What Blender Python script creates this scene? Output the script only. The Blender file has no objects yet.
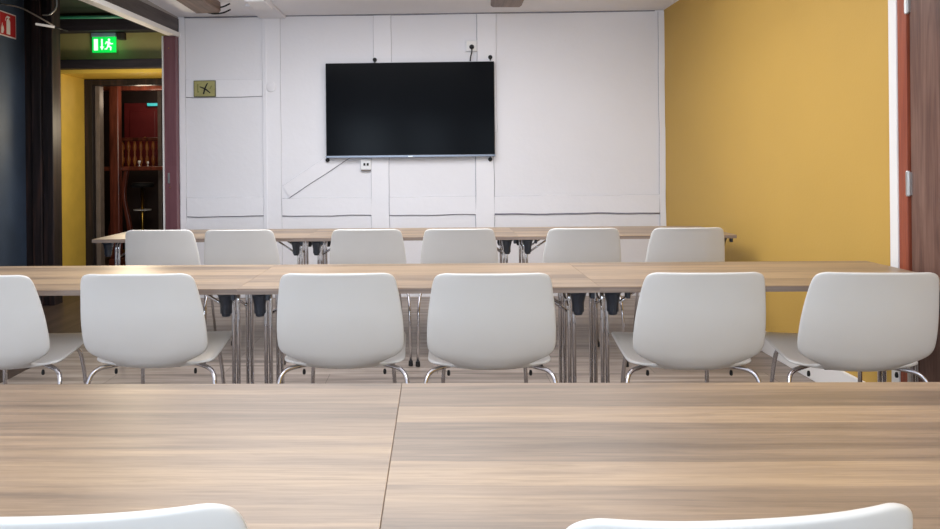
import bpy, bmesh, math, random
from mathutils import Vector, Matrix
random.seed(7)
COL = bpy.context.scene.collection
PI = math.pi

# ------------------------------------------------------------ materials
def srgb(r, g, b):
    f = lambda c: (c/255/12.92) if c/255 <= 0.04045 else ((c/255+0.055)/1.055)**2.4
    return (f(r), f(g), f(b), 1)

def new_mat(name):
    m = bpy.data.materials.new(name); m.use_nodes = True
    nt = m.node_tree
    b = nt.nodes['Principled BSDF']
    return m, nt, b

def N(nt, typ, **kw):
    n = nt.nodes.new(typ)
    for k, v in kw.items():
        if k in n.inputs.keys() if not hasattr(n, k) else False: n.inputs[k].default_value = v
        else: setattr(n, k, v)
    return n

def coords(nt, scale, rand=False):
    tc = nt.nodes.new('ShaderNodeTexCoord')
    mp = nt.nodes.new('ShaderNodeMapping'); mp.inputs['Scale'].default_value = scale
    if rand:
        oi = nt.nodes.new('ShaderNodeObjectInfo')
        mu = nt.nodes.new('ShaderNodeMath'); mu.operation = 'MULTIPLY'; mu.inputs[1].default_value = 37.0
        cb = nt.nodes.new('ShaderNodeCombineXYZ')
        nt.links.new(oi.outputs['Random'], mu.inputs[0])
        for i in range(3): nt.links.new(mu.outputs[0], cb.inputs[i])
        ad = nt.nodes.new('ShaderNodeVectorMath'); ad.operation = 'ADD'
        nt.links.new(tc.outputs['Object'], ad.inputs[0]); nt.links.new(cb.outputs[0], ad.inputs[1])
        nt.links.new(ad.outputs[0], mp.inputs['Vector'])
    else:
        nt.links.new(tc.outputs['Object'], mp.inputs['Vector'])
    return mp.outputs['Vector']

def noise(nt, vec, scale=1.0, detail=4.0, rough=0.55, dist=0.0):
    n = nt.nodes.new('ShaderNodeTexNoise')
    n.inputs['Scale'].default_value = scale; n.inputs['Detail'].default_value = detail
    n.inputs['Roughness'].default_value = rough; n.inputs['Distortion'].default_value = dist
    nt.links.new(vec, n.inputs['Vector'])
    return n.outputs['Fac']

def ramp(nt, fac, stops):
    r = nt.nodes.new('ShaderNodeValToRGB')
    cr = r.color_ramp
    while len(cr.elements) < len(stops): cr.elements.new(0.5)
    for e, (p, c) in zip(cr.elements, stops): e.position = p; e.color = c
    nt.links.new(fac, r.inputs['Fac'])
    return r.outputs['Color']

def mix(nt, a, b, fac, mode='MULTIPLY'):
    m = nt.nodes.new('ShaderNodeMix'); m.data_type = 'RGBA'; m.blend_type = mode
    if isinstance(fac, float): m.inputs[0].default_value = fac
    else: nt.links.new(fac, m.inputs[0])
    nt.links.new(a, m.inputs[6])
    if isinstance(b, tuple): m.inputs[7].default_value = b
    else: nt.links.new(b, m.inputs[7])
    return m.outputs[2]

def bump(nt, b, h, strength=0.2, dist=0.01):
    bp = nt.nodes.new('ShaderNodeBump'); bp.inputs['Strength'].default_value = strength
    bp.inputs['Distance'].default_value = dist
    nt.links.new(h, bp.inputs['Height']); nt.links.new(bp.outputs['Normal'], b.inputs['Normal'])

def plain(name, c, rough=0.5, metal=0.0, spec=0.5, var=0.0, vscale=6.0, bmp=0.0, bscale=60.0):
    m, nt, b = new_mat(name)
    b.inputs['Roughness'].default_value = rough; b.inputs['Metallic'].default_value = metal
    b.inputs['Specular IOR Level'].default_value = spec
    v = coords(nt, (1, 1, 1))
    f = noise(nt, v, vscale, 3)
    lo = tuple(x*(1-var) for x in c[:3])+(1,); hi = tuple(min(1, x*(1+var)) for x in c[:3])+(1,)
    nt.links.new(ramp(nt, f, [(0.3, lo), (0.7, hi)]), b.inputs['Base Color'])
    if bmp: bump(nt, b, noise(nt, v, bscale, 4), bmp)
    return m

def wood(name, stops, sc=(0.5, 12, 12), rough=0.42, fine=(3, 180, 180), fs=0.25, spec=0.4, rand=True, dist=0.3, bmp=0.05):
    m, nt, b = new_mat(name)
    b.inputs['Roughness'].default_value = rough; b.inputs['Specular IOR Level'].default_value = spec
    f = noise(nt, coords(nt, sc, rand), 1.0, 3.0, 0.6, dist)
    c = ramp(nt, f, stops)
    g = noise(nt, coords(nt, fine, rand), 1.0, 3.0, 0.6, 0.2)
    gc = ramp(nt, g, [(0.3, (1-fs, 1-fs, 1-fs, 1)), (0.65, (1, 1, 1, 1))])
    nt.links.new(mix(nt, c, gc, 1.0), b.inputs['Base Color'])
    if bmp: bump(nt, b, g, bmp)
    return m

def emit(name, c, s):
    m, nt, b = new_mat(name)
    b.inputs['Base Color'].default_value = c
    b.inputs['Emission Color'].default_value = c; b.inputs['Emission Strength'].default_value = s
    return m

def laminate():
    m, nt, b = new_mat('oak_laminate')
    b.inputs['Roughness'].default_value = 0.38; b.inputs['Specular IOR Level'].default_value = 0.5
    vec = coords(nt, (1, 1, 1), True)
    # boards a few centimetres wide, each with its own tone
    warp = noise(nt, coords(nt, (1.1, 2, 1), True), 1.0, 2)
    sp = nt.nodes.new('ShaderNodeSeparateXYZ'); nt.links.new(vec, sp.inputs[0])
    ad = nt.nodes.new('ShaderNodeMath'); ad.operation = 'MULTIPLY_ADD'; ad.inputs[1].default_value = 0.02
    nt.links.new(warp, ad.inputs[0]); nt.links.new(sp.outputs['Y'], ad.inputs[2])
    dv = nt.nodes.new('ShaderNodeMath'); dv.operation = 'MULTIPLY'; dv.inputs[1].default_value = 11.0
    nt.links.new(ad.outputs[0], dv.inputs[0])
    fl = nt.nodes.new('ShaderNodeMath'); fl.operation = 'FLOOR'; nt.links.new(dv.outputs[0], fl.inputs[0])
    wn = nt.nodes.new('ShaderNodeTexWhiteNoise'); wn.noise_dimensions = '1D'; nt.links.new(fl.outputs[0], wn.inputs['W'])
    soft = noise(nt, coords(nt, (0.7, 13, 1), True), 1.0, 4, 0.6, 1.0)
    mx = nt.nodes.new('ShaderNodeMix'); mx.data_type = 'FLOAT'; mx.inputs[0].default_value = 0.78
    nt.links.new(wn.outputs['Value'], mx.inputs[2]); nt.links.new(soft, mx.inputs[3])
    c = ramp(nt, mx.outputs[0], [(0.28, srgb(110, 94, 79)), (0.40, srgb(132, 113, 95)), (0.50, srgb(152, 130, 108)), (0.62, srgb(172, 147, 119)), (0.76, srgb(154, 134, 113))])
    g = noise(nt, coords(nt, (5, 130, 1), True), 1.0, 5, 0.7, 0.8)
    gc = ramp(nt, g, [(0.30, (0.74, 0.73, 0.72, 1)), (0.55, (1, 1, 1, 1))])
    blot = noise(nt, coords(nt, (2.6, 34, 1), True), 1.0, 5, 0.7, 1.6)
    c = mix(nt, c, ramp(nt, blot, [(0.32, (0.78, 0.77, 0.76, 1)), (0.5, (1, 1, 1, 1)), (0.7, (1.0, 0.98, 0.96, 1))]), 0.8)
    nt.links.new(mix(nt, c, gc, 1.0), b.inputs['Base Color'])
    return m
TOP = laminate()
EDGE = wood('oak_edge', [(0.3, srgb(112, 98, 90)), (0.7, srgb(150, 133, 122))], sc=(1.5, 30, 60), fs=0.15)
SHELL = plain('white_shell_plastic', srgb(217, 215, 212), rough=0.33, spec=0.45, var=0.01)
CHROME = plain('chrome', srgb(215, 215, 220), rough=0.09, metal=1.0)
BLACK = plain('black_plastic', srgb(34, 38, 48), rough=0.38, var=0.1)
RUBBER = plain('black_rubber', srgb(22, 22, 24), rough=0.7)
PLASTER = plain('white_plaster', srgb(233, 232, 237), rough=0.75, spec=0.2, var=0.015, vscale=1.5, bmp=0.25, bscale=14)
TIMBERW = plain('white_painted_timber', srgb(236, 235, 240), rough=0.6, spec=0.25, var=0.012, vscale=3, bmp=0.2, bscale=20)
GAP = plain('painted_gap_shade', srgb(138, 138, 150), rough=0.9, var=0.15, vscale=30)  # grey standing in for the shadow lines along timber edges and cracks
GAP_SHADE_L = plain('pale_gap_shade', srgb(182, 180, 184), rough=0.9, var=0.05)
YELLOW = plain('mustard_paint', srgb(196, 158, 80), rough=0.6, spec=0.25, var=0.015, vscale=2, bmp=0.08, bscale=90)
YHALL = plain('hall_yellow_paint', srgb(222, 188, 84), rough=0.6, spec=0.25, var=0.06, vscale=5, bmp=0.1)
OLIVE = plain('olive_yellow_paint', srgb(150, 142, 96), rough=0.6, spec=0.25, var=0.05, vscale=5)
WHITE = plain('white_gloss_paint', srgb(236, 234, 232), rough=0.35)
DOORW = wood('dark_walnut_door', [(0.3, srgb(90, 62, 52)), (0.5, srgb(114, 82, 70)), (0.7, srgb(134, 102, 88))], sc=(30, 18, 1.4), fine=(160, 160, 5), fs=0.3, rand=False, dist=1.2)
FRAMEW = wood('red_brown_frame', [(0.3, srgb(134, 64, 44)), (0.7, srgb(170, 88, 60))], sc=(40, 40, 2), fine=(200, 200, 6), fs=0.2, rand=False)
BEAMW = wood('brown_beam', [(0.3, srgb(98, 76, 62)), (0.7, srgb(150, 122, 102))], sc=(20, 1.2, 20), fine=(120, 4, 120), fs=0.3, rand=False)
DBEAM = wood('dark_beam', [(0.3, srgb(52, 44, 42)), (0.7, srgb(92, 80, 76))], sc=(20, 1.5, 20), fine=(120, 5, 120), fs=0.3, rand=False)
BLKWOOD = wood('black_stained_timber', [(0.3, srgb(26, 22, 26)), (0.55, srgb(48, 40, 42)), (0.75, srgb(84, 60, 54))], sc=(16, 16, 1.0), fine=(90, 90, 5), fs=0.4, rand=True, rough=0.5)
BLKBEAM = wood('black_stained_beam', [(0.3, srgb(26, 24, 32)), (0.7, srgb(58, 52, 62))], sc=(1.2, 16, 16), fine=(6, 90, 90), fs=0.3, rand=True, rough=0.6)
BLUEW = plain('blue_black_wall_paint', srgb(54, 68, 88), rough=0.6, var=0.35, vscale=1.6, bmp=0.15, bscale=40)
BURG = wood('burgundy_jamb_paint', [(0.3, srgb(108, 68, 76)), (0.7, srgb(130, 88, 94))], sc=(20, 20, 1), fine=(90, 90, 6), fs=0.12, rand=False)
GREYC = plain('grey_header_paint', srgb(170, 164, 160), rough=0.7, var=0.04)
CEILM = plain('ceiling_paint', srgb(240, 239, 244), rough=0.8, spec=0.2, var=0.01)
DCEIL = plain('dark_hall_ceiling', srgb(48, 56, 50), rough=0.6, var=0.3, vscale=3)
REDW = wood('red_mahogany', [(0.3, srgb(74, 34, 28)), (0.7, srgb(138, 72, 56))], sc=(18, 18, 2), fine=(90, 90, 6), fs=0.25, rand=True, rough=0.3)
DRED = plain('dark_red_paint', srgb(108, 34, 38), rough=0.4, var=0.15)
DKBAR = plain('dark_bar_wall', srgb(40, 28, 28), rough=0.5, var=0.3)
BRONZE = plain('brass', srgb(190, 150, 70), rough=0.3, metal=1.0)
GREYJ = plain('grey_jamb_paint', srgb(120, 108, 102), rough=0.5, var=0.15, vscale=12)
PIPE_SHEEN = plain('teal_pipe_sheen', srgb(52, 130, 104), rough=0.3)  # teal reflection of a glossy pipe, put into its colour
STEEL = plain('brushed_steel', srgb(200, 200, 198), rough=0.35, metal=0.9)
DARKT = plain('tv_bezel_black', srgb(14, 14, 16), rough=0.4)
CREAM = plain('cream_plastic', srgb(228, 228, 230), rough=0.4)

def screen_mat():
    m, nt, b = new_mat('tv_screen_glass')
    b.inputs['Base Color'].default_value = srgb(14, 16, 20)
    b.inputs['Roughness'].default_value = 0.16; b.inputs['Specular IOR Level'].default_value = 0.03
    return m
SCREEN = screen_mat()

def glass_mat():
    m, nt, b = new_mat('window_glass')
    b.inputs['Base Color'].default_value = (0.9, 0.96, 1, 1); b.inputs['Roughness'].default_value = 0.02
    b.inputs['Transmission Weight'].default_value = 1.0; b.inputs['IOR'].default_value = 1.1
    return m
GLASS = glass_mat()
DRINK = glass_mat(); DRINK.name = 'drinking_glass'

def floor_mat():
    m, nt, b = new_mat('grey_brown_laminate')
    b.inputs['Roughness'].default_value = 0.45; b.inputs['Specular IOR Level'].default_value = 0.35
    v = coords(nt, (1, 1, 1))
    br = nt.nodes.new('ShaderNodeTexBrick')
    br.inputs['Scale'].default_value = 1.0; br.inputs['Brick Width'].default_value = 1.25; br.inputs['Row Height'].default_value = 0.19
    br.inputs['Mortar Size'].default_value = 0.002
    br.inputs['Color1'].default_value = (0.78, 0.78, 0.78, 1); br.inputs['Color2'].default_value = (1, 1, 1, 1)
    br.inputs['Mortar'].default_value = (0.35, 0.33, 0.32, 1)
    nt.links.new(v, br.inputs['Vector'])
    f = noise(nt, coords(nt, (0.9, 16, 1)), 1.0, 4, 0.6, 0.5)
    c = ramp(nt, f, [(0.28, srgb(116, 104, 97)), (0.5, srgb(160, 146, 136)), (0.72, srgb(192, 178, 167))])
    g = ramp(nt, noise(nt, coords(nt, (4, 140, 1)), 1.0, 3), [(0.3, (0.72, 0.72, 0.72, 1)), (0.65, (1, 1, 1, 1))])
    c = mix(nt, c, g, 1.0); c = mix(nt, c, br.outputs['Color'], 1.0)
    nt.links.new(c, b.inputs['Base Color'])
    return m
FLOORM = floor_mat()

# ------------------------------------------------------------ object helpers
def link(name, bm, mat, parent=None, smooth=False, bevel=0.0, sub=0):
    me = bpy.data.meshes.new(name)
    bmesh.ops.recalc_face_normals(bm, faces=bm.faces[:])
    bm.to_mesh(me); bm.free()
    if smooth:
        for p in me.polygons: p.use_smooth = True
    me.materials.append(mat)
    o = bpy.data.objects.new(name, me); COL.objects.link(o)
    if parent: o.parent = parent
    if bevel:
        b = o.modifiers.new('Bevel', 'BEVEL'); b.width = bevel; b.segments = 2; b.limit_method = 'ANGLE'; b.angle_limit = 0.6
    if sub:
        s = o.modifiers.new('Subdivision', 'SUBSURF'); s.levels = sub; s.render_levels = sub
    return o

def tag(o, label=None, cat=None, group=None, kind=None):
    if label: o['label'] = label
    if cat: o['category'] = cat
    if group: o['group'] = group
    if kind: o['kind'] = kind
    return o

def empty(name, loc=(0, 0, 0), rz=0.0, label=None, cat=None, group=None):
    o = bpy.data.objects.new(name, None); COL.objects.link(o)
    o.location = loc; o.rotation_euler = (0, 0, rz); o.empty_display_size = 0.1
    return tag(o, label, cat, group)

def struct(o): o['kind'] = 'structure'; return o

def box(bm, x0, x1, y0, y1, z0, z1, M=None):
    v = [bm.verts.new(M @ Vector(p) if M else p) for p in
         [(x0,y0,z0),(x1,y0,z0),(x1,y1,z0),(x0,y1,z0),(x0,y0,z1),(x1,y0,z1),(x1,y1,z1),(x0,y1,z1)]]
    for f in [(0,3,2,1),(4,5,6,7),(0,1,5,4),(1,2,6,5),(2,3,7,6),(3,0,4,7)]:
        bm.faces.new([v[i] for i in f])

def boxo(name, b, mat, parent=None, bevel=0.0):
    bm = bmesh.new(); box(bm, *b); return link(name, bm, mat, parent, bevel=bevel)

def lathe(bm, c, prof, seg=20, caps=True):
    rings = []
    for r, z in prof:
        rings.append([bm.verts.new((c[0]+r*math.cos(2*PI*k/seg), c[1]+r*math.sin(2*PI*k/seg), c[2]+z)) for k in range(seg)])
    for a, b in zip(rings, rings[1:]):
        for k in range(seg): bm.faces.new([a[k], a[(k+1) % seg], b[(k+1) % seg], b[k]])
    if caps:
        bm.faces.new(rings[0][::-1]); bm.faces.new(rings[-1])

def fillet(pts, r, n=6):
    pts = [Vector(p) for p in pts]; out = [pts[0]]
    for a, p, b in zip(pts, pts[1:], pts[2:]):
        d1 = (a-p); d2 = (b-p); rr = min(r, d1.length*0.49, d2.length*0.49)
        s = p+d1.normalized()*rr; e = p+d2.normalized()*rr
        for i in range(n+1):
            t = i/n; out.append(s*(1-t)**2+p*2*t*(1-t)+e*t*t)
    out.append(pts[-1]); return out

def tube(bm, pts, r, seg=10):
    pts = [Vector(p) for p in pts]
    T = [(pts[min(i+1, len(pts)-1)]-pts[max(i-1, 0)]).normalized() for i in range(len(pts))]
    up = Vector((0, 0, 1)) if abs(T[0].z) < 0.9 else Vector((1, 0, 0))
    n = (up-T[0]*up.dot(T[0])).normalized(); rings = []
    for p, t in zip(pts, T):
        n = (n-t*n.dot(t)).normalized(); b = t.cross(n)
        rings.append([bm.verts.new(p+(n*math.cos(2*PI*k/seg)+b*math.sin(2*PI*k/seg))*r) for k in range(seg)])
    for a, b in zip(rings, rings[1:]):
        for k in range(seg): bm.faces.new([a[k], a[(k+1) % seg], b[(k+1) % seg], b[k]])
    bm.faces.new(rings[0][::-1]); bm.faces.new(rings[-1])

def copy_tree(o, parent=None):
    c = o.copy(); COL.objects.link(c)
    if parent: c.parent = parent
    for ch in list(o.children): copy_tree(ch, c)
    return c

# ------------------------------------------------------------ room measures (metres)
XL, XR, YB, ZC = -2.35, 2.084, 6.896, 2.588
YR = -2.3                                                     # wall behind the camera
LEFT_OPEN = 3.75                                              # the left side is open to the hall beyond this

# floor, ceiling
struct(boxo('floor', (-6.2, 2.3, YR-0.2, 12.2, -0.1, 0), FLOORM))
struct(boxo('floor_hall', (-6.0, XL-0.12, YR, 8.3, 0.0005, 0.004), wood('dark_hall_boards', [(0.3, srgb(58, 46, 40)), (0.7, srgb(92, 76, 66))], sc=(14, 0.8, 1), rand=False)))
struct(boxo('ceiling', (XL-0.15, XR+0.15, YR-0.15, YB+0.2, ZC, ZC+0.12), CEILM))
struct(boxo('ceiling_hall', (-6.2, XL-0.15, YR, 8.25, 2.76, 2.86), DCEIL))
struct(boxo('ceiling_bar', (-6.2, -1.6, 8.25, 12.2, 2.45, 2.55), DKBAR))

# right wall with the door opening at y 2.43 .. 3.51
bm = bmesh.new()
box(bm, XR, XR+0.14, 3.43, YB+0.2, 0, ZC)
box(bm, XR, XR+0.14, YR, 2.40, 0, ZC)
box(bm, XR, XR+0.14, 2.40, 3.43, 2.14, ZC)
struct(link('wall_right', bm, YELLOW))
struct(boxo('baseboard_right', (XR-0.016, XR, 3.485, YB, 0, 0.135), WHITE, bevel=0.003))
# white casing round the door
bm = bmesh.new()
box(bm, XR-0.018, XR+0.001, 3.428, 3.485, 0, 2.2)
box(bm, XR-0.018, XR+0.001, 2.35, 2.406, 0, 2.2)
box(bm, XR-0.018, XR+0.001, 2.406, 3.428, 2.145, 2.2)
struct(link('trim_1', bm, WHITE, bevel=0.002))
d = struct(boxo('door_1', (XR-0.004, XR+0.038, 2.476, 3.352, 0.008, 2.065), DOORW, bevel=0.002))
bm = bmesh.new()
box(bm, XR-0.012, XR+0.10, 3.364, 3.4275, 0, 2.144)
box(bm, XR-0.012, XR+0.10, 2.407, 2.468, 0, 2.144)
box(bm, XR-0.012, XR+0.10, 2.468, 3.364, 2.075, 2.144)
link('door_frame', bm, FRAMEW, d, bevel=0.002)
for z in (1.91, 1.11, 0.28):
    bm = bmesh.new(); lathe(bm, (XR-0.013, 3.358, z-0.056), [(0.007, 0), (0.0085, 0.004), (0.0085, 0.108), (0.007, 0.112)], 12)
    box(bm, XR-0.014, XR-0.004, 3.344, 3.374, z-0.05, z+0.05)
    link('hinge', bm, STEEL, d, smooth=False)
bm = bmesh.new(); tube(bm, fillet([(XR-0.004, 2.54, 1.02), (XR-0.06, 2.54, 1.02), (XR-0.06, 2.66, 1.02)], 0.02), 0.009)
link('door_handle', bm, STEEL, d, smooth=True)

# back wall + its painted half timbering
wb = struct(boxo('wall_back', (XL-0.10, XR+0.14, YB, YB+0.18, 0, ZC), PLASTER))
def wavy_strip(name, pts, width_lo, width_hi, mat, parent, y0, y1, amp=0.004, seed=0, vertical=False):
    """board along a straight run from pts[0] to pts[1] (x,z), with hand-hewn edges"""
    (xa, za), (xb, zb) = pts
    rnd = random.Random(seed); L = math.hypot(xb-xa, zb-za); n = max(2, int(L/0.09))
    ux, uz = (xb-xa)/L, (zb-za)/L; nx, nz = -uz, ux
    ph = [rnd.uniform(0, 6) for _ in range(4)]
    w = lambda s, k: amp*(math.sin(s*7+ph[k])*0.6+math.sin(s*17+ph[k+1])*0.4)
    bm = bmesh.new(); lo, hi = [], []
    for i in range(n+1):
        s = L*i/n
        for arr, off, k in ((lo, -width_lo, 0), (hi, width_hi, 2)):
            o = off+w(s, k)
            arr.append((xa+ux*s+nx*o, za+uz*s+nz*o))
    fr = lambda a, y: [bm.verts.new((x, y, z)) for x, z in a]
    a, b_, c, d_ = fr(lo, y0), fr(hi, y0), fr(lo, y1), fr(hi, y1)
    for i in range(n):
        bm.faces.new([a[i], a[i+1], b_[i+1], b_[i]]); bm.faces.new([c[i], d_[i], d_[i+1], c[i+1]])
        bm.faces.new([a[i], c[i], c[i+1], a[i+1]]); bm.faces.new([b_[i], b_[i+1], d_[i+1], d_[i]])
    bm.faces.new([a[0], b_[0], d_[0], c[0]]); bm.faces.new([a[-1], c[-1], d_[-1], b_[-1]])
    link(name, bm, mat, parent)
    return lo, hi

def gap_shade_line(curve, half, mat, parent, y0, y1):  # thin strip: groove with its shadow line painted in as grey
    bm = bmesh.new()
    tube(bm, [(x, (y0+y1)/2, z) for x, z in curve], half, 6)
    link('gap_shade', bm, mat, parent, smooth=True)

YT = YB-0.012
def timber(name, pts, lo, hi, seed, glo=None, ghi=None, amp=0.004):
    a, b = wavy_strip(name, pts, lo, hi, TIMBERW, wb, YT, YB+0.002, amp, seed)
    if glo: gap_shade_line(a, glo[0], glo[1], wb, YT+0.002, YB)
    if ghi: gap_shade_line(b, ghi[0], ghi[1], wb, YT+0.002, YB)
# posts (x, bottom -> top); for a vertical run the "lo" side is to the right
timber('timber_post', ((-1.495, 0.0), (-1.495, 2.575)), 0.078, 0.085, 1, (0.003, GAP_SHADE_L), (0.0025, GAP_SHADE_L), 0.003)
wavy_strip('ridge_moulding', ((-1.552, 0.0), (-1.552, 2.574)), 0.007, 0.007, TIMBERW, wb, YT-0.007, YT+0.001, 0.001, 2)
timber('timber_post', ((-0.475, 1.5), (-0.475, 2.575)), 0.080, 0.080, 3, (0.0035, GAP_SHADE_L), (0.0035, GAP_SHADE_L))
timber('timber_post', ((-0.508, 0.0), (-0.508, 1.5)), 0.080, 0.080, 4, (0.0035, GAP), (0.0035, GAP_SHADE_L))
timber('timber_post', ((0.474, 1.5), (0.474, 2.575)), 0.086, 0.086, 5, (0.003, GAP_SHADE_L), (0.0045, GAP))
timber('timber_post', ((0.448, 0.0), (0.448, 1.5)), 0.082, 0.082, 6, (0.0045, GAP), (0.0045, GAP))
timber('timber_post', ((-2.323, 0.0), (-2.323, 2.575)), 0.027, 0.026, 7, (0.003, GAP_SHADE_L), None, 0.002)
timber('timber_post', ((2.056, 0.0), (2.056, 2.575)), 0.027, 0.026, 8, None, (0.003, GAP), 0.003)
# rails
timber('timber_rail', ((-2.29, 1.928), (-1.585, 1.928)), 0.080, 0.078, 9, (0.005, GAP), (0.0025, GAP_SHADE_L))
timber('timber_rail', ((-2.29, 0.838), (-1.585, 0.838)), 0.086, 0.085, 10, (0.0075, GAP), (0.0025, GAP_SHADE_L), 0.005)
timber('timber_rail', ((-1.41, 0.832), (-0.592, 0.832)), 0.080, 0.078, 11, (0.0075, GAP), (0.0025, GAP_SHADE_L), 0.005)
timber('timber_rail', ((-0.424, 0.835), (0.362, 0.835)), 0.084, 0.078, 12, (0.0075, GAP), (0.0025, GAP_SHADE_L), 0.005)
timber('timber_rail', ((0.534, 0.835), (2.026, 0.835)), 0.084, 0.080, 13, (0.009, GAP), (0.0025, GAP_SHADE_L), 0.005)
timber('diagonal_brace', ((-1.373, 0.972), (-0.80, 1.345)), 0.062, 0.062, 14, (0.006, GAP), (0.0025, GAP_SHADE_L), 0.003)
gap_shade_line([(x, ZC-0.005+0.002*math.sin(x*4)) for x in [-2.3+0.1*i for i in range(44)]], 0.006, GAP, wb, YB-0.006, YB)
gap_shade_line([(-1.408, 0.908), (-1.37, 0.906), (-1.338, 0.912)], 0.004, GAP, wb, YT+0.002, YB)
# round plastered patch on the post
bm = bmesh.new(); lathe(bm, (0, 0, 0), [(0.046, 0), (0.044, 0.004), (0.036, 0.007)], 20)
bmesh.ops.transform(bm, matrix=Matrix.Translation((-1.503, YT, 1.932)) @ Matrix.Rotation(PI/2, 4, 'X'), verts=bm.verts[:])
link('round_patch', bm, PLASTER, wb, smooth=True)

# rear wall (behind the camera) with three windows
WZ0, WZ1 = 0.85, 2.15
wins = [(-1.95, -0.95), (-0.65, 0.35), (0.75, 1.65)]
bm = bmesh.new()
xs = [XL-0.12]+[x for w in wins for x in w]+[XR+0.14]
for i in range(0, len(xs), 2): box(bm, xs[i], xs[i+1], YR-0.2, YR, 0, ZC)
for a, b in wins:
    box(bm, a, b, YR-0.2, YR, 0, WZ0); box(bm, a, b, YR-0.2, YR, WZ1, ZC)
struct(link('wall_rear', bm, PLASTER))
for i, (a, b) in enumerate(wins):
    bm = bmesh.new(); t = 0.05; m_ = (a+b)/2
    for q in [(a, a+t), (m_-0.025, m_+0.025), (b-t, b)]: box(bm, q[0], q[1], YR-0.13, YR-0.07, WZ0, WZ1)
    for q in [(WZ0, WZ0+t), (WZ1-t, WZ1)]:
        box(bm, a+t, m_-0.025, YR-0.13, YR-0.07, q[0], q[1]); box(bm, m_+0.025, b-t, YR-0.13, YR-0.07, q[0], q[1])
    w = struct(link('window_%d' % (i+1), bm, WHITE))
    boxo('pane', (a+t, b-t, YR-0.102, YR-0.098, WZ0+t, WZ1-t), GLASS, w)

# left wall: near part solid, beyond it an opening to the hall below a header
struct(boxo('wall_left', (XL-0.12, XL, YR, LEFT_OPEN, 0, ZC), PLASTER))
hd = struct(boxo('trim_2', (XL-0.11, XL-0.012, LEFT_OPEN, YB, 2.545, ZC), GREYC))
def sloped(name, x0, x1, za, zb, h, mat):
    bm = bmesh.new()
    ya, yb = LEFT_OPEN, 6.893
    v = [bm.verts.new(p) for p in [(x0,ya,za),(x1,ya,za),(x1,yb,zb),(x0,yb,zb),(x0,ya,za+h),(x1,ya,za+h),(x1,yb,zb+h),(x0,yb,zb+h)]]
    for f in [(0,3,2,1),(4,5,6,7),(0,1,5,4),(1,2,6,5),(2,3,7,6),(3,0,4,7)]: bm.faces.new([v[i] for i in f])
    return link(name, bm, mat, None, bevel=0.003)
struct(sloped('trim_3', XL-0.105, XL-0.004, 2.36, 2.452, 0.12, DBEAM))
struct(sloped('trim_4', XL-0.07, XL+0.012, 2.318, 2.402, 0.040, WHITE))
# burgundy jamb at the end of the opening
j = struct(boxo('trim_5', (-2.466, XL-0.006, 6.81, 6.893, 0, 2.405), BURG, bevel=0.003))
boxo('edge_bead', (-2.480, -2.467, 6.80, 6.89, 0, 2.40), WHITE, j)
boxo('strike_plate', (-2.438, -2.420, 6.806, 6.811, 1.06, 1.155), STEEL, j)
for zz in (2.29, 1.02):
    bm = bmesh.new(); lathe(bm, (0, 0, 0), [(0.007, 0), (0.005, 0.004)], 10)
    bmesh.ops.transform(bm, matrix=Matrix.Translation((-2.42, 6.812, zz)) @ Matrix.Rotation(PI/2, 4, 'X'), verts=bm.verts[:])
    link('screw', bm, BRONZE, j)

# ceiling beams and boxed corner
def beam(name, x0, x1, ya, yb, z0, z1, mat, seed):
    rnd = random.Random(seed); bm = bmesh.new(); n = 14; rings = []
    for i in range(n+1):
        y = ya+(yb-ya)*i/n; q = lambda: rnd.uniform(-0.004, 0.004)
        rings.append([bm.verts.new(p) for p in [(x0+q(), y, z0+q()+0.012), (x0+0.015, y, z0+q()), (x1-0.015, y, z0+q()), (x1+q(), y, z0+0.012+q()), (x1+q(), y, z1), (x0+q(), y, z1)]])
    for a, b in zip(rings, rings[1:]):
        for k in range(6): bm.faces.new([a[k], a[(k+1) % 6], b[(k+1) % 6], b[k]])
    bm.faces.new(rings[0]); bm.faces.new(rings[-1][::-1])
    return link(name, bm, mat)
b1 = tag(beam('ceiling_beam', -2.01, -1.795, 2.2, 6.29, 2.50, ZC-0.001, BEAMW, 1), 'rough brown wooden ceiling beam at the left, with black hooks on its end', 'beam')
for dz, dy in ((0.0, 0.0), (0.045, -0.02)):
    bm = bmesh.new(); tube(bm, fillet([(-1.90, 6.29+dy, 2.503+dz), (-1.86, 6.312+dy, 2.497+dz), (-1.78, 6.305+dy, 2.498+dz), (-1.71, 6.30+dy, 2.528+dz)], 0.04), 0.007, 8)
    link('hook', bm, RUBBER, b1, smooth=True)
b2 = tag(beam('ceiling_beam', 0.468, 0.716, 2.2, 6.22, 2.50, ZC-0.001, BEAMW, 2), 'short brown wooden ceiling beam end above the television', 'beam')
bm = bmesh.new()
box(bm, -1.60, -1.36, 6.35, 6.885, 2.56, ZC-0.001); box(bm, -1.52, -1.36, 6.0, 6.35, 2.53, ZC-0.001)
tag(link('pipe_boxing', bm, TIMBERW, bevel=0.006), 'white boxed casing on the ceiling above the left wall post', 'casing')

# ------------------------------------------------------------ hall and bar beyond
struct(boxo('wall_hall_left', (-3.75, -3.6, YR, 6.54, 0, 2.76), BLUEW))
struct(boxo('wall_hall_rear', (-6.2, XL-0.12, YR-0.2, YR, 0, 2.76), BLUEW))
struct(boxo('wall_hall_outer', (-6.2, -6.0, YR, 12.2, 0, 2.76), DKBAR))
# corner column of black-stained boards
cc = empty('corner_column', (-3.45, 6.62, 0), label='black-stained timber corner column beside the fire extinguisher sign', cat='column')
for a, b, dy in ((-0.19, -0.085, 0.002), (-0.083, 0.0, -0.02), (0.002, 0.05, 0.0), (0.052, 0.100, -0.012)):
    boxo('board', (a, b, -0.08+dy, 0.06, 0, 2.75), BLKWOOD, cc, bevel=0.006)
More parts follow.
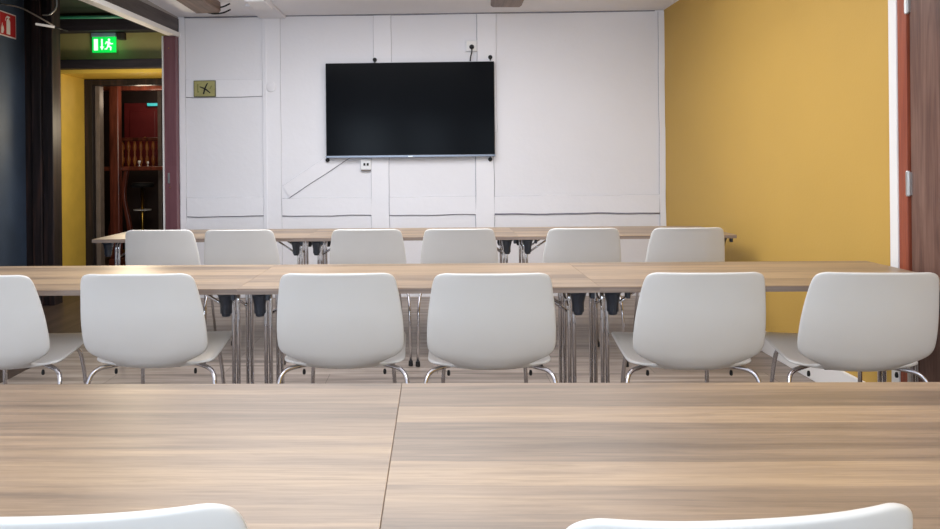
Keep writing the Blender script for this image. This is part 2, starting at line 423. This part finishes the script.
# yellow front wall, 0.5 m thick, deep doorway
DX0, DX1 = -3.81, -2.72
bm = bmesh.new()
box(bm, -6.2, DX0, 7.6, 8.25, 0, 2.76); box(bm, DX1, -1.9, 7.6, 8.25, 0, 2.76)
box(bm, DX0, DX1, 7.6, 8.25, 2.17, 2.76)
struct(link('wall_hall_back', bm, YHALL))
struct(boxo('trim_6', (-5.2, -2.52, 7.592, 7.6, 2.298, 2.60), OLIVE))
struct(boxo('wall_hall_right', (-2.2, -2.05, YB+0.18, 7.6, 0, 2.76), BLUEW))
tag(boxo('lintel_beam', (-5.2, -2.52, 7.50, 7.605, 2.207, 2.298), BLKBEAM, bevel=0.006), 'dark timber lintel beam under the green exit sign', 'beam')
tag(boxo('cross_beam', (-5.2, -2.52, 7.44, 7.605, 2.575, 2.70), BLKBEAM, bevel=0.006), 'black cross beam under the dark hall ceiling above the exit sign', 'beam')
# doorway woodwork
bm = bmesh.new()
box(bm, DX0+0.001, DX0+0.09, 8.1, 8.22, 0, 2.165); box(bm, DX1-0.09, DX1-0.001, 8.1, 8.22, 0, 2.165)
box(bm, DX0+0.09, DX1-0.09, 8.1, 8.22, 2.10, 2.165)
df = struct(link('door_2', bm, BLKWOOD, bevel=0.004))
bm = bmesh.new()
box(bm, DX0+0.092, DX0+0.142, 8.16, 8.26, 0, 2.098); box(bm, DX1-0.142, DX1-0.092, 8.16, 8.26, 0, 2.098)
link('inner_jamb', bm, GREYJ, df, bevel=0.003)
boxo('threshold', (DX0+0.09, DX1-0.09, 8.1, 8.24, 0, 0.03), BLKWOOD, df)
# bar room
struct(boxo('wall_bar_back', (-6.2, -1.6, 11.0, 11.15, 0, 2.5), DKBAR))
struct(boxo('wall_bar_right', (-2.55, -2.4, 8.25, 11.0, 0, 2.5), DKBAR))
bp = empty('panelled_door', (-4.28, 10.98, 0), label='dark red panelled door at the back of the bar room', cat='door')
boxo('door_leaf', (-0.27, 0.27, -0.05, 0.0, 0, 2.14), DRED, bp, bevel=0.004)
for z0, z1 in ((0.15, 0.9), (1.02, 2.02)): boxo('panel', (-0.19, 0.19, -0.062, -0.048, z0, z1), DRED, bp, bevel=0.01)
bm = bmesh.new(); lathe(bm, (0.04, -0.065, 1.62), [(0.004, 0), (0.02, 0.01), (0.02, 0.02), (0.004, 0.03)], 12); link('door_knob', bm, BRONZE, bp, smooth=True)
tag(boxo('bar_beam', (-4.6, -2.6, 8.94, 9.06, 2.13, 2.21), REDW, bevel=0.008), 'brown timber beam crossing above the bar counter', 'beam')
tl = empty('strip_light', (-4.10, 10.86, 2.09), label='small teal glowing strip light high in the bar room', cat='light')
boxo('diffuser', (-0.075, 0.075, -0.02, 0.0, 0.0, 0.04), emit('teal_glow', srgb(70, 200, 205), 0.5), tl)
boxo('housing', (-0.085, 0.085, 0.0, 0.04, -0.005, 0.05), BLACK, tl)
pr = empty('red_post', (-3.81, 8.9, 0), label='square red-brown wooden post standing in the bar doorway', cat='post')
boxo('shaft', (-0.057, 0.057, -0.05, 0.05, 0.12, 2.2), REDW, pr, bevel=0.012)
boxo('plinth', (-0.07, 0.07, -0.065, 0.065, 0, 0.12), REDW, pr, bevel=0.008)
boxo('capital', (-0.07, 0.07, -0.035, 0.035, 2.2, 2.45), REDW, pr, bevel=0.008)
gp = empty('grey_post', (-3.585, 9.75, 0), label='slim grey-brown post right of the bar balustrade', cat='post')
boxo('shaft', (-0.025, 0.025, -0.03, 0.03, 0.02, 2.44), GREYJ, gp, bevel=0.006)
boxo('foot_plate', (-0.05, 0.05, -0.05, 0.05, 0, 0.02), BLACK, gp)
# bar counter with curved red legs
bc = empty('bar_counter', (-3.65, 9.06, 0), label='narrow mahogany bar counter on curved red legs beyond the doorway', cat='counter')
boxo('counter_top', (-0.42, 0.62, -0.10, 0.32, 1.165, 1.215), REDW, bc, bevel=0.01)
def curved_leg(x, w, mirror=1):
    bm = bmesh.new(); n = 16; rings = []
    for i in range(n+1):
        t = i/n; z = 1.165*(1-t); cx = x+mirror*0.035*math.sin(t*PI*2.2); ww = w*(0.75+0.35*abs(math.cos(t*PI*1.6)))
        rings.append([bm.verts.new(p) for p in [(cx-ww, -0.04, z), (cx+ww, -0.04, z), (cx+ww, 0.02, z), (cx-ww, 0.02, z)]])
    for a, b in zip(rings, rings[1:]):
        for k in range(4): bm.faces.new([a[k], a[(k+1) % 4], b[(k+1) % 4], b[k]])
    bm.faces.new(rings[0]); bm.faces.new(rings[-1][::-1])
    return link('leg', bm, REDW, bc, bevel=0.006)
curved_leg(-0.235, 0.042); curved_leg(-0.09, 0.022, -1); curved_leg(0.5, 0.04, -1)
boxo('foot_rail', (-0.4, 0.6, 0.06, 0.10, 0.16, 0.20), BRONZE, bc, bevel=0.008)
def glass_thing(x, y, s, label):
    bm = bmesh.new(); lathe(bm, (x, y, 1.216), [(0.03*s, 0), (0.03*s, 0.004), (0.005, 0.008), (0.005, 0.05*s), (0.03*s, 0.075*s), (0.036*s, 0.11*s), (0.030*s, 0.14*s)], 16)
    return tag(link('wine_glass', bm, CREAM, smooth=True), label, 'glass')
glass_thing(-3.575, 9.02, 0.5, 'small pale glass on the bar counter, left of two')
glass_thing(-3.475, 9.03, 0.42, 'small pale glass on the bar counter, right of two')
# balustrade
bl = empty('balustrade', (-3.98, 10.0, 0), label='turned wooden balustrade with handrail in the bar room', cat='balustrade')
boxo('handrail', (-0.25, 0.32, -0.03, 0.03, 1.555, 1.60), REDW, bl, bevel=0.01)
boxo('bottom_rail', (-0.25, 0.32, -0.03, 0.03, 1.16, 1.20), REDW, bl, bevel=0.008)
boxo('support_panel', (-0.25, 0.32, -0.02, 0.02, 0.0, 1.16), DKBAR, bl)
BAL = wood('amber_turned_wood', [(0.3, srgb(150, 80, 40)), (0.7, srgb(206, 134, 70))], sc=(20, 20, 6), rand=True, rough=0.3)
for k in range(7):
    bm = bmesh.new(); prof = [(0.012, 0), (0.012, 0.04), (0.024, 0.07), (0.027, 0.12), (0.012, 0.17), (0.018, 0.19), (0.012, 0.21), (0.027, 0.26), (0.022, 0.31), (0.012, 0.35)]
    lathe(bm, (-0.21+0.083*k, 0, 1.2), prof, 12); link('baluster', bm, BAL, bl, smooth=True)
# bar stool
def bar_stool(x, y, label):
    st = empty('bar_stool', (x, y, 0), label=label, cat='stool')
    bm = bmesh.new(); lathe(bm, (0, 0, 0.95), [(0.12, 0), (0.14, 0.01), (0.145, 0.04), (0.13, 0.06), (0.02, 0.065)], 24); link('seat', bm, RUBBER, st, smooth=True)
    bm = bmesh.new(); lathe(bm, (0, 0, 0.03), [(0.018, 0), (0.018, 0.92)], 12); link('pole', bm, BRONZE, st, smooth=True)
    bm = bmesh.new(); lathe(bm, (0, 0, 0), [(0.19, 0), (0.19, 0.012), (0.05, 0.03)], 24); link('base', bm, BRONZE, st, smooth=True)
    bm = bmesh.new()
    lathe(bm, (0, 0, 0.662), [(0.11, 0), (0.11, 0.012)], 20); link('foot_ring', bm, CREAM, st)
    return st
bar_stool(-3.70, 9.42, 'round black bar stool on a brass pole behind the counter')
# exit sign
GRN = emit('exit_green', srgb(8, 190, 70), 1.0); GWH = emit('exit_white', srgb(225, 255, 232), 1.0)
ex = empty('exit_sign', (-3.343, 7.56, 2.372), label='green illuminated emergency exit sign with white running figure above the hall doorway', cat='sign')
boxo('light_housing', (-0.128, 0.122, -0.02, 0.032, 0.158, 0.20), plain('housing_grey_blue', srgb(120, 140, 160), rough=0.4), ex, bevel=0.006)
boxo('sign_panel', (-0.122, 0.122, -0.008, 0.008, 0.0, 0.158), GRN, ex, bevel=0.002)
bm = bmesh.new()
def flat(bm, pts, y, t=0.002):
    a = [bm.verts.new((x, y, z)) for x, z in pts]; b = [bm.verts.new((x, y-t, z)) for x, z in pts]
    bm.faces.new(a); bm.faces.new(b[::-1])
    for i in range(len(pts)): bm.faces.new([a[i], a[(i+1) % len(pts)], b[(i+1) % len(pts)], b[i]])
flat(bm, [(-0.102, 0.022), (-0.062, 0.022), (-0.062, 0.136), (-0.102, 0.136)], -0.009)
link('door_symbol', bm, GWH, ex)
bm = bmesh.new()
flat(bm, [(-0.028, 0.136), (-0.012, 0.136), (-0.012, 0.06), (0.0, 0.06), (-0.020, 0.024), (-0.040, 0.06), (-0.028, 0.06)], -0.009)
link('arrow_symbol', bm, GWH, ex)
bm = bmesh.new()
flat(bm, [(0.052+0.012*math.cos(k*PI/5), 0.128+0.012*math.sin(k*PI/5)) for k in range(10)], -0.009)
flat(bm, [(0.030, 0.112), (0.058, 0.112), (0.072, 0.092), (0.092, 0.094), (0.092, 0.084), (0.068, 0.080), (0.060, 0.090), (0.056, 0.070), (0.078, 0.054), (0.074, 0.022), (0.062, 0.022), (0.064, 0.048), (0.044, 0.056), (0.030, 0.030), (0.008, 0.030), (0.008, 0.041), (0.024, 0.042), (0.034, 0.066), (0.038, 0.098), (0.030, 0.100), (0.020, 0.082), (0.011, 0.086), (0.022, 0.110)], -0.009)
link('running_figure', bm, GWH, ex)
tag(boxo('wall_bracket', (-3.205, -3.13, 7.53, 7.60, 2.50, 2.57), BLKWOOD, bevel=0.006), 'small brown block on the beam right of the exit sign', 'bracket')
# fire extinguisher sign on the blue wall (faces +x)
fs = empty('fire_extinguisher_sign', (-3.598, 6.272, 2.318), rz=PI/2, label='red fire extinguisher sign with white border on the blue-black hall wall', cat='sign')
RED = plain('sign_red', srgb(176, 34, 38), rough=0.4); SWH = plain('sign_white', srgb(228, 224, 224), rough=0.4)
boxo('sign_border', (-0.125, 0.125, -0.004, 0.001, 0, 0.205), SWH, fs)
boxo('sign_panel', (-0.115, 0.115, -0.006, -0.0035, 0.01, 0.195), RED, fs)
bm = bmesh.new()
flat(bm, [(-0.025, 0.022), (0.03, 0.022), (0.03, 0.125), (0.022, 0.145), (0.010, 0.150), (0.010, 0.160), (0.028, 0.164), (0.028, 0.172), (-0.012, 0.176), (-0.035, 0.160), (-0.045, 0.130), (-0.038, 0.130), (-0.028, 0.155), (-0.005, 0.164), (-0.005, 0.150), (-0.018, 0.145), (-0.025, 0.125)], -0.006)
link('extinguisher_symbol', bm, SWH, fs)
bm = bmesh.new()
flat(bm, [(-0.105, 0.02), (-0.075, 0.02), (-0.062, 0.05), (-0.07, 0.085), (-0.078, 0.06), (-0.085, 0.11), (-0.10, 0.07)], -0.006)
link('flame_symbol', bm, SWH, fs)
# hall ceiling pipe, cable, little lamps
bm = bmesh.new(); tube(bm, [(-4.6, 7.2, 2.665), (-2.62, 7.2, 2.66)], 0.016, 10)
for x in (-4.2, -3.0): tube(bm, [(x, 7.2, 2.665), (x, 7.2, 2.76)], 0.006, 6)
tag(link('ceiling_pipe', bm, PIPE_SHEEN, smooth=True), 'thin pipe with a painted teal reflection under the dark hall ceiling', 'pipe')
bm = bmesh.new(); tube(bm, fillet([(-3.595, 6.18, 2.58), (-3.45, 6.2, 2.555), (-3.339, 6.22, 2.494), (-3.222, 6.3, 2.417)], 0.06), 0.006, 8)
tag(link('hanging_cable', bm, plain('grey_cable', srgb(170, 160, 150)), smooth=True), 'thin pale cable sagging across the dark corner of the hall', 'cable')
lt = empty('spot_tube', (-3.30, 6.33, 2.42), label='slim white tube lamp at the corner column beside the pale cable', cat='lamp')
bm = bmesh.new(); tube(bm, [(-0.085, 0, 0.015), (0.075, 0, -0.012)], 0.010, 10); link('tube', bm, emit('dim_white', srgb(215, 208, 200), 0.45), lt, smooth=True)
bm = bmesh.new(); tube(bm, [(0.075, 0, -0.012), (0.085, 0.1, -0.012), (0.085, 0.21, -0.012)], 0.006, 8); link('arm', bm, BLACK, lt, smooth=True)
bm = bmesh.new(); tube(bm, fillet([(-3.31, 6.3, 2.505), (-3.25, 6.3, 2.505), (-3.20, 6.32, 2.56), (-3.20, 6.32, 2.76)], 0.04), 0.007, 8)
tag(link('conduit', bm, STEEL, smooth=True), 'short bent grey conduit near the top of the hall corner column', 'pipe')

# ------------------------------------------------------------ things on the back wall
tv = empty('television', (-0.227, YB, 1.276), label='large black flat screen television mounted on the white timbered wall', cat='television')
boxo('housing', (-0.765, 0.765, -0.068, -0.03, 0.004, 0.860), DARKT, tv, bevel=0.006)
boxo('screen', (-0.760, 0.760, -0.0705, -0.0675, 0.022, 0.855), SCREEN, tv)
boxo('chin', (-0.768, 0.768, -0.074, -0.066, 0.0, 0.019), plain('tv_silver', srgb(120, 124, 134), rough=0.3, metal=0.7), tv, bevel=0.002)
boxo('logo_bar', (-0.02, 0.02, -0.076, -0.073, 0.003, 0.012), STEEL, tv)
boxo('wall_mount', (-0.3, 0.3, -0.031, -0.012, 0.2, 0.62), BLACK, tv)
for x, z in ((-0.319, 0.893), (0.733, 0.903), (-0.760, -0.018), (0.724, -0.026)):
    bm = bmesh.new(); lathe(bm, (0, 0, 0), [(0.016, 0), (0.019, 0.006), (0.019, 0.016), (0.012, 0.022)], 12)
    bmesh.ops.transform(bm, matrix=Matrix.Translation((x, -0.012, z)) @ Matrix.Rotation(PI/2, 4, 'X'), verts=bm.verts[:])
    tube(bm, [(x, -0.02, z), (x-0.0, -0.02, z+(-0.03 if z > 0.5 else 0.03))], 0.005, 6)
    link('wall_bolt', bm, RUBBER, tv)

def socket(x, z, w, h, label, plug):
    s = empty('wall_socket', (x, YB-0.001, z), label=label, cat='socket')
    boxo('plate', (-w/2, w/2, -0.030, 0.0, -h/2, h/2), CREAM, s, bevel=0.006)
    if not plug:
        for dx in (-0.012, 0.018):
            boxo('port', (dx-0.009, dx+0.009, -0.033, -0.029, -0.012, 0.012), RUBBER, s)
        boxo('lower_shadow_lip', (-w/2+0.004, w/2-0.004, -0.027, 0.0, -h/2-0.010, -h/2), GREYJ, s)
    else:
        boxo('inset', (-w/2+0.012, w/2-0.012, -0.032, -0.029, -h/2+0.012, h/2-0.012), WHITE, s, bevel=0.002)
    return s
socket(0.335, 2.285, 0.105, 0.105, 'white wall socket with a black plug above the television', True)
socket(-0.637, 1.215, 0.095, 0.100, 'small white wall socket with dark ports below the television', False)
pl = empty('power_plug', (0.338, YB-0.031, 2.272), label='black plug and lead in the socket above the television', cat='plug')
bm = bmesh.new(); lathe(bm, (0, 0, 0), [(0.020, 0), (0.022, 0.01), (0.018, 0.03), (0.010, 0.036)], 16)
bmesh.ops.transform(bm, matrix=Matrix.Rotation(PI/2, 4, 'X'), verts=bm.verts[:]); link('plug_body', bm, RUBBER, pl, smooth=True)
bm = bmesh.new(); tube(bm, fillet([(0, -0.03, 0), (0, -0.034, -0.05), (-0.012, -0.012, -0.09), (-0.014, -0.004, -0.128)], 0.03), 0.006, 8); link('lead', bm, RUBBER, pl, smooth=True)

ws = empty('wall_plaque', (-2.112, YT-0.001, 1.848), label='small olive-gold plaque with a black painted X on the white rail', cat='sign')
boxo('frame', (-0.102, 0.102, -0.014, 0.0, 0.0, 0.152), plain('plaque_frame', srgb(92, 92, 62), rough=0.4), ws, bevel=0.003)
boxo('plate', (-0.094, 0.094, -0.017, -0.013, 0.008, 0.144), plain('plaque_gold', srgb(172, 166, 112), rough=0.35, metal=0.2, var=0.12, vscale=20), ws)
bm = bmesh.new()
flat(bm, [(0.020, 0.122), (0.036, 0.130), (0.012, 0.078), (-0.002, 0.026), (-0.016, 0.024), (-0.004, 0.074)], -0.018)
flat(bm, [(-0.044, 0.098), (-0.044, 0.088), (0.0, 0.070), (0.050, 0.032), (0.056, 0.040), (0.010, 0.080)], -0.018)
link('painted_cross', bm, RUBBER, ws)
OLD = plain('faded_olive_ink', srgb(126, 124, 72))
bm = bmesh.new()
flat(bm, [(-0.066, 0.040), (-0.050, 0.040), (-0.050, 0.052), (-0.056, 0.052), (-0.056, 0.118), (-0.066, 0.118)], -0.018)
link('faded_mark', bm, OLD, ws); bm = bmesh.new()
flat(bm, [(0.046, 0.070), (0.054, 0.070), (0.070, 0.100), (0.062, 0.104)], -0.018)
link('faded_mark', bm, OLD, ws)

# ------------------------------------------------------------ tables
TL, TW, TZ, TT = 1.4, 0.70, 0.74, 0.023
def make_table():
    t = empty('folding_table')
    boxo('tabletop', (-TL/2+0.0003, TL/2-0.0003, -TW/2+0.0008, TW/2-0.0008, TZ-TT, TZ), TOP, t, bevel=0.0010)
    bm = bmesh.new()                       # thin edge band all round, a hair lower than the laminate
    z0, z1 = TZ-TT, TZ-0.003
    x, y, e = TL/2-0.0001, TW/2, 0.003
    box(bm, -x, x, -y, -y+e, z0, z1); box(bm, -x, x, y-e, y, z0, z1)
    box(bm, -x, -x+e, -y+e, y-e, z0, z1); box(bm, x-e, x, -y+e, y-e, z0, z1)
    link('edge_band', bm, EDGE, t)
    bm = bmesh.new(); box(bm, -TL/2+0.06, TL/2-0.06, -0.02, 0.02, TZ-TT-0.022, TZ-TT); link('under_rail', bm, BLACK, t)
    for s in (-1, 1):
        ex_ = s*(TL/2-0.068)
        for q in (-1, 1):
            # black tapered stacking cone
            bm = bmesh.new()
            lathe(bm, (ex_, q*(TW/2-0.09), 0), [(0.014, 0.615), (0.0175, 0.618), (0.019, 0.628), (0.0205, 0.6285), (0.024, 0.665), (0.032, 0.700), (0.039, 0.706), (0.040, TZ-TT)], 24)
            for k in range(10):
                a = 2*PI*k/10; box(bm, -0.0015, 0.0015, 0.018, 0.023, 0.628, 0.660, Matrix.Translation((ex_, q*(TW/2-0.09), 0)) @ Matrix.Rotation(a, 4, 'Z'))
            link('stacking_cone', bm, BLACK, t, smooth=False)
            # twin tube leg, bending over under the top to meet its partner
            bm = bmesh.new()
            for dx in (-0.010, 0.010):
                tube(bm, fillet([(ex_+dx, q*0.115, 0.055), (ex_+dx, q*0.115, 0.700), (ex_+dx, q*0.001, 0.700)], 0.07, 8), 0.0085, 10)
            lg = link('leg', bm, CHROME, t, smooth=True)
            bm = bmesh.new(); tube(bm, fillet([(ex_, q*0.002, 0.035), (ex_, q*0.27, 0.035), (ex_, q*0.31, 0.028)], 0.03), 0.0125, 10); lf = link('foot', bm, CHROME, lg, smooth=True)
            bm = bmesh.new(); lathe(bm, (ex_, q*0.30, 0), [(0.016, 0), (0.019, 0.006), (0.017, 0.026)], 14); link('glide', bm, RUBBER, lg)
            bm = bmesh.new(); box(bm, ex_-0.022, ex_+0.022, q*0.115-0.011, q*0.115+0.011, 0.045, 0.075); link('clamp', bm, STEEL, lg, bevel=0.002)
            # folding brace
            bm = bmesh.new()
            tube(bm, [(ex_-s*0.012, q*0.093, 0.596), (ex_-s*0.165, q*0.093, 0.700)], 0.0062, 8)
            tube(bm, [(ex_-s*0.165, q*0.093, 0.700), (ex_-s*0.19, q*0.093, 0.708)], 0.0075, 8)
            tube(bm, [(ex_-s*0.014, q*0.115, 0.596), (ex_-s*0.010, q*0.091, 0.596)], 0.007, 8)
            link('brace', bm, CHROME, t, smooth=True)
        bm = bmesh.new()                   # mounting plate + locking catch
        box(bm, ex_-0.03, ex_+0.03, -0.17, 0.17, 0.709, TZ-TT)
        link('mounting_plate', bm, BLACK, t)
        bm = bmesh.new(); tube(bm, fillet([(ex_-0.030, -0.10, 0.70), (ex_-0.032, -0.12, 0.665), (ex_-0.024, -0.145, 0.65)], 0.02), 0.005, 8)
        tube(bm, [(ex_-0.024, -0.145, 0.65), (ex_-0.020, -0.165, 0.615)], 0.004, 6)
        link('catch', bm, CHROME, t, smooth=True)
        bm = bmesh.new(); box(bm, ex_+0.045-0.008, ex_+0.045+0.008, -TW/2+0.02, -TW/2+0.05, 0.690, TZ-TT); link('link_clip', bm, BLACK, t, bevel=0.003)
    return t

ROWS = {  # front edge y
    'far': (4.906, 0.5353), 'mid': (2.906, 0.6255), 'near': (0.945, -0.0777)}
table_specs = [
    ('near', -0.0777-TL, 'closest wood-effect folding table, left of the seam, behind the left foreground chair'),
    ('near', -0.0777,    'closest wood-effect folding table, right of the seam, behind the right foreground chair'),
    ('mid', 0.6255-2*TL, 'left table of the middle row, wood-effect top cut by the photo edge'),
    ('mid', 0.6255-TL,   'centre table of the middle row, wood-effect top with chrome legs at both ends'),
    ('mid', 0.6255,      'right table of the middle row, its end by the brown door'),
    ('far', 0.5353-2*TL, 'left table of the far row, its end before the dark doorway'),
    ('far', 0.5353-TL,   'centre table of the far row, below the television'),
    ('far', 0.5353,      'right table of the far row, its end at the mustard wall'),
]
table0 = make_table()
for i, (row, x0, label) in enumerate(table_specs):
    t = table0 if i == 0 else copy_tree(table0)
    t.location = (x0+TL/2, ROWS[row][0]+TW/2, 0)
    tag(t, label, 'table', {'near': 'tables of the nearest row', 'mid': 'tables of the middle row', 'far': 'tables of the far row'}[row])

# ------------------------------------------------------------ chairs
PROFILE = [  # y, z, half width, edge lift forward (back), edge lift up (seat)
    (0.315, 0.476, 0.160, 0, 0.004), (0.310, 0.487, 0.198, 0, 0.004), (0.286, 0.497, 0.220, 0, 0.005), (0.22, 0.496, 0.228, 0, 0.008), (0.12, 0.480, 0.230, 0, 0.010),
    (0.04, 0.466, 0.232, 0, 0.014), (-0.02, 0.456, 0.234, 0.0, 0.020), (-0.055, 0.4525, 0.234, 0.002, 0.020), (-0.078, 0.4505, 0.216, 0.010, 0.017), (-0.097, 0.452, 0.162, 0.026, 0.014),
    (-0.117, 0.459, 0.132, 0.028, 0.008), (-0.136, 0.471, 0.134, 0.026, 0.003), (-0.149, 0.488, 0.160, 0.026, 0), (-0.161, 0.508, 0.204, 0.027, 0), (-0.169, 0.530, 0.234, 0.028, 0),
    (-0.184, 0.575, 0.237, 0.028, 0), (-0.205, 0.650, 0.234, 0.030, 0), (-0.223, 0.715, 0.226, 0.031, 0), (-0.240, 0.765, 0.218, 0.032, 0), (-0.252, 0.797, 0.212, 0.032, 0),
    (-0.259, 0.814, 0.205, 0.031, 0), (-0.2635, 0.824, 0.194, 0.030, 0), (-0.266, 0.830, 0.170, 0.024, 0)]
def shell_bm(th=0.0115):
    n, m = len(PROFILE), 16
    P = []
    for y, z, w, fy, uz in PROFILE:
        row = []
        for k in range(m+1):
            s = -1+2*k/m
            s2 = math.copysign(abs(s)**0.9, s)
            row.append(Vector((w*s2, y+fy*abs(s)**2.2, z+uz*abs(s)**2.5)))
        P.append(row)
    # normals by finite differences
    bm = bmesh.new(); A, B = [], []
    for i in range(n):
        ra, rb = [], []
        for k in range(m+1):
            du = P[min(i+1, n-1)][k]-P[max(i-1, 0)][k]; dv = P[i][min(k+1, m)]-P[i][max(k-1, 0)]
            nn = du.cross(dv).normalized()
            ra.append(bm.verts.new(P[i][k]+nn*th/2)); rb.append(bm.verts.new(P[i][k]-nn*th/2))
        A.append(ra); B.append(rb)
    for i in range(n-1):
        for k in range(m):
            bm.faces.new([A[i][k], A[i][k+1], A[i+1][k+1], A[i+1][k]]); bm.faces.new([B[i][k], B[i+1][k], B[i+1][k+1], B[i][k+1]])
    for i in range(n-1):
        for k in (0, m): bm.faces.new([A[i][k], A[i+1][k], B[i+1][k], B[i][k]])
    for k in range(m):
        for i in (0, n-1): bm.faces.new([A[i][k], A[i][k+1], B[i][k+1], B[i][k]])
    return bm

def make_chair():
    c = empty('shell_chair')
    link('seat_shell', shell_bm(), SHELL, c, smooth=True, sub=2)
    bm = bmesh.new(); box(bm, -0.09, 0.09, -0.03, 0.15, 0.432, 0.446); link('seat_plate', bm, RUBBER, c, bevel=0.004)
    for s in (-1, 1):
        for q in (-1, 1):
            if q < 0: pts = [(s*0.06, 0.06, 0.442), (s*0.165, -0.03, 0.444), (s*0.236, -0.078, 0.436), (s*0.248, -0.11, 0.36), (s*0.255, -0.19, 0.012)]
            else:     pts = [(s*0.06, 0.08, 0.442), (s*0.115, 0.190, 0.455), (s*0.160, 0.240, 0.452), (s*0.170, 0.258, 0.37), (s*0.190, 0.305, 0.012)]
            bm = bmesh.new(); tube(bm, fillet(pts, 0.045, 7), 0.0085, 12); lg = link('leg', bm, CHROME, c, smooth=True)
            e = pts[-1]; bm = bmesh.new(); lathe(bm, (e[0], e[1], 0), [(0.012, 0), (0.014, 0.004), (0.012, 0.03)], 12); link('foot_cap', bm, RUBBER, lg)
        bm = bmesh.new(); lathe(bm, (s*0.155, -0.05, 0.414), [(0.004, 0), (0.006, 0.004), (0.006, 0.012), (0.004, 0.02)], 10)
        link('stacking_buffer', bm, RUBBER, c)
    return c
G = {'far': 'chairs at the far row of tables', 'mid': 'chairs at the middle row of tables', 'near': 'chairs at the nearest row of tables'}
chair_specs = [  # x, y of backrest top, turn (deg), row, label
    (0.346, 0.822, 6.5, 'near', 'white shell chair in the foreground, right one, only its curved top edge showing'),
    (-0.435, 0.826, 4.0, 'near', 'white shell chair in the foreground, left one, only its curved top edge showing'),
    (-1.682, 2.67, 0.5, 'mid', 'white shell chair at the middle row, cut by the left edge of the photo'),
    (-1.092, 2.685, 0.3, 'mid', 'white shell chair at the middle row, directly in front of the yellow doorway reveal'),
    (-0.357, 2.668, 0.0, 'mid', 'white shell chair at the middle row, third from left, just right of two black cones'),
    (0.197, 2.645, 0.0, 'mid', 'white shell chair at the middle row, fourth from left, below the television right half'),
    (0.942, 2.636, -0.5, 'mid', 'white shell chair at the middle row, fifth from left, below the white-mustard corner'),
    (1.519, 2.612, -4.0, 'mid', 'white shell chair at the middle row, rightmost, in front of the brown door'),
    (-1.693, 4.53, 0, 'far', 'white shell chair at the far row, leftmost, in front of the dark doorway'),
    (-1.193, 4.50, 0, 'far', 'white shell chair at the far row, second from left, under the olive-gold plaque'),
    (-0.416, 4.465, 0, 'far', 'white shell chair at the far row, third from left, below the television left end'),
    (0.137, 4.452, 0, 'far', 'white shell chair at the far row, fourth from left, below the television right end'),
    (0.868, 4.43, 0, 'far', 'white shell chair at the far row, fifth from left, before the bare white wall'),
    (1.476, 4.42, 0, 'far', 'white shell chair at the far row, rightmost, beside the mustard wall'),
]
chair0 = make_chair()
for i, (x, y, deg, row, label) in enumerate(chair_specs):
    c = chair0 if i == 0 else copy_tree(chair0)
    a = math.radians(deg)
    c.location = (x-math.sin(a)*0.266, y+0.266*math.cos(a), 0); c.rotation_euler = (0, 0, a)
    tag(c, label, 'chair', G[row])

# ------------------------------------------------------------ light
def area(name, loc, rot, sx, sy, power, col=(1, 1, 1), spread=PI):
    l = bpy.data.lights.new(name, 'AREA'); l.shape = 'RECTANGLE'; l.size = sx; l.size_y = sy; l.energy = power; l.color = col; l.spread = spread
    o = bpy.data.objects.new(name, l); COL.objects.link(o); o.location = loc; o.rotation_euler = rot; return o
area('ceiling_light_near', (-0.1, 1.0, 2.56), (0, 0, 0), 2.6, 1.6, 30, (0.99, 0.98, 0.97))
area('ceiling_light_far', (-0.3, 4.4, 2.56), (0, 0, 0), 3.0, 2.4, 98, (0.96, 0.98, 1.0))
area('ceiling_fill', (-0.1, 3.4, 2.1), (PI, 0, 0), 3.0, 4.0, 42, (0.93, 0.96, 1.0))  # added fill without a fitting, brightens the ceiling from below
for i, (a, b) in enumerate(wins):
    area('window_light', ((a+b)/2, YR+0.03, 1.5), (PI/2, 0, 0), 0.9, 1.2, (49, 30, 17)[i], (0.70, 0.85, 1.0))
def point(name, loc, power, col, r=0.1):
    l = bpy.data.lights.new(name, 'POINT'); l.energy = power; l.color = col; l.shadow_soft_size = r; l.specular_factor = 0.15
    o = bpy.data.objects.new(name, l); COL.objects.link(o); o.location = loc; return o
point('hall_fill', (-2.85, 7.0, 1.6), 24, (1.0, 0.86, 0.62), 0.15)  # unseen fill, added to brighten the yellow doorway reveal
point('bar_lamp', (-3.4, 8.75, 2.0), 5, (1.0, 0.8, 0.6), 0.1)
point('exit_glow', (-3.25, 7.46, 2.44), 0.25, (0.1, 1.0, 0.4), 0.03)
point('bar_lamp', (-3.9, 10.3, 2.2), 7, (1.0, 0.75, 0.55), 0.1)

w = bpy.data.worlds.new('World'); bpy.context.scene.world = w; w.use_nodes = True
w.node_tree.nodes['Background'].inputs[0].default_value = (0.75, 0.86, 1.0, 1)
w.node_tree.nodes['Background'].inputs[1].default_value = 1.2

# ------------------------------------------------------------ camera
cam = bpy.data.cameras.new('Camera'); co = bpy.data.objects.new('Camera', cam); COL.objects.link(co)
F, CX, CY = 754.026, 417.4, 163.38
cam.sensor_fit = 'HORIZONTAL'; cam.sensor_width = 36; cam.lens = F/940*36
cam.shift_x = (470-CX)/940; cam.shift_y = (CY-264.5)/940
cam.clip_start = 0.05; cam.clip_end = 60
co.matrix_world = Matrix.Translation((0, 0, 1.2194)) @ Matrix.Rotation(0.0241, 4, 'Z') @ Matrix.Rotation(PI/2, 4, 'X') @ Matrix.Rotation(-0.0096, 4, 'Z')
sc = bpy.context.scene; sc.camera = co
sc.view_settings.view_transform = 'Standard'; sc.view_settings.look = 'None'
sc.view_settings.exposure = 0.1; sc.view_settings.gamma = 1.0
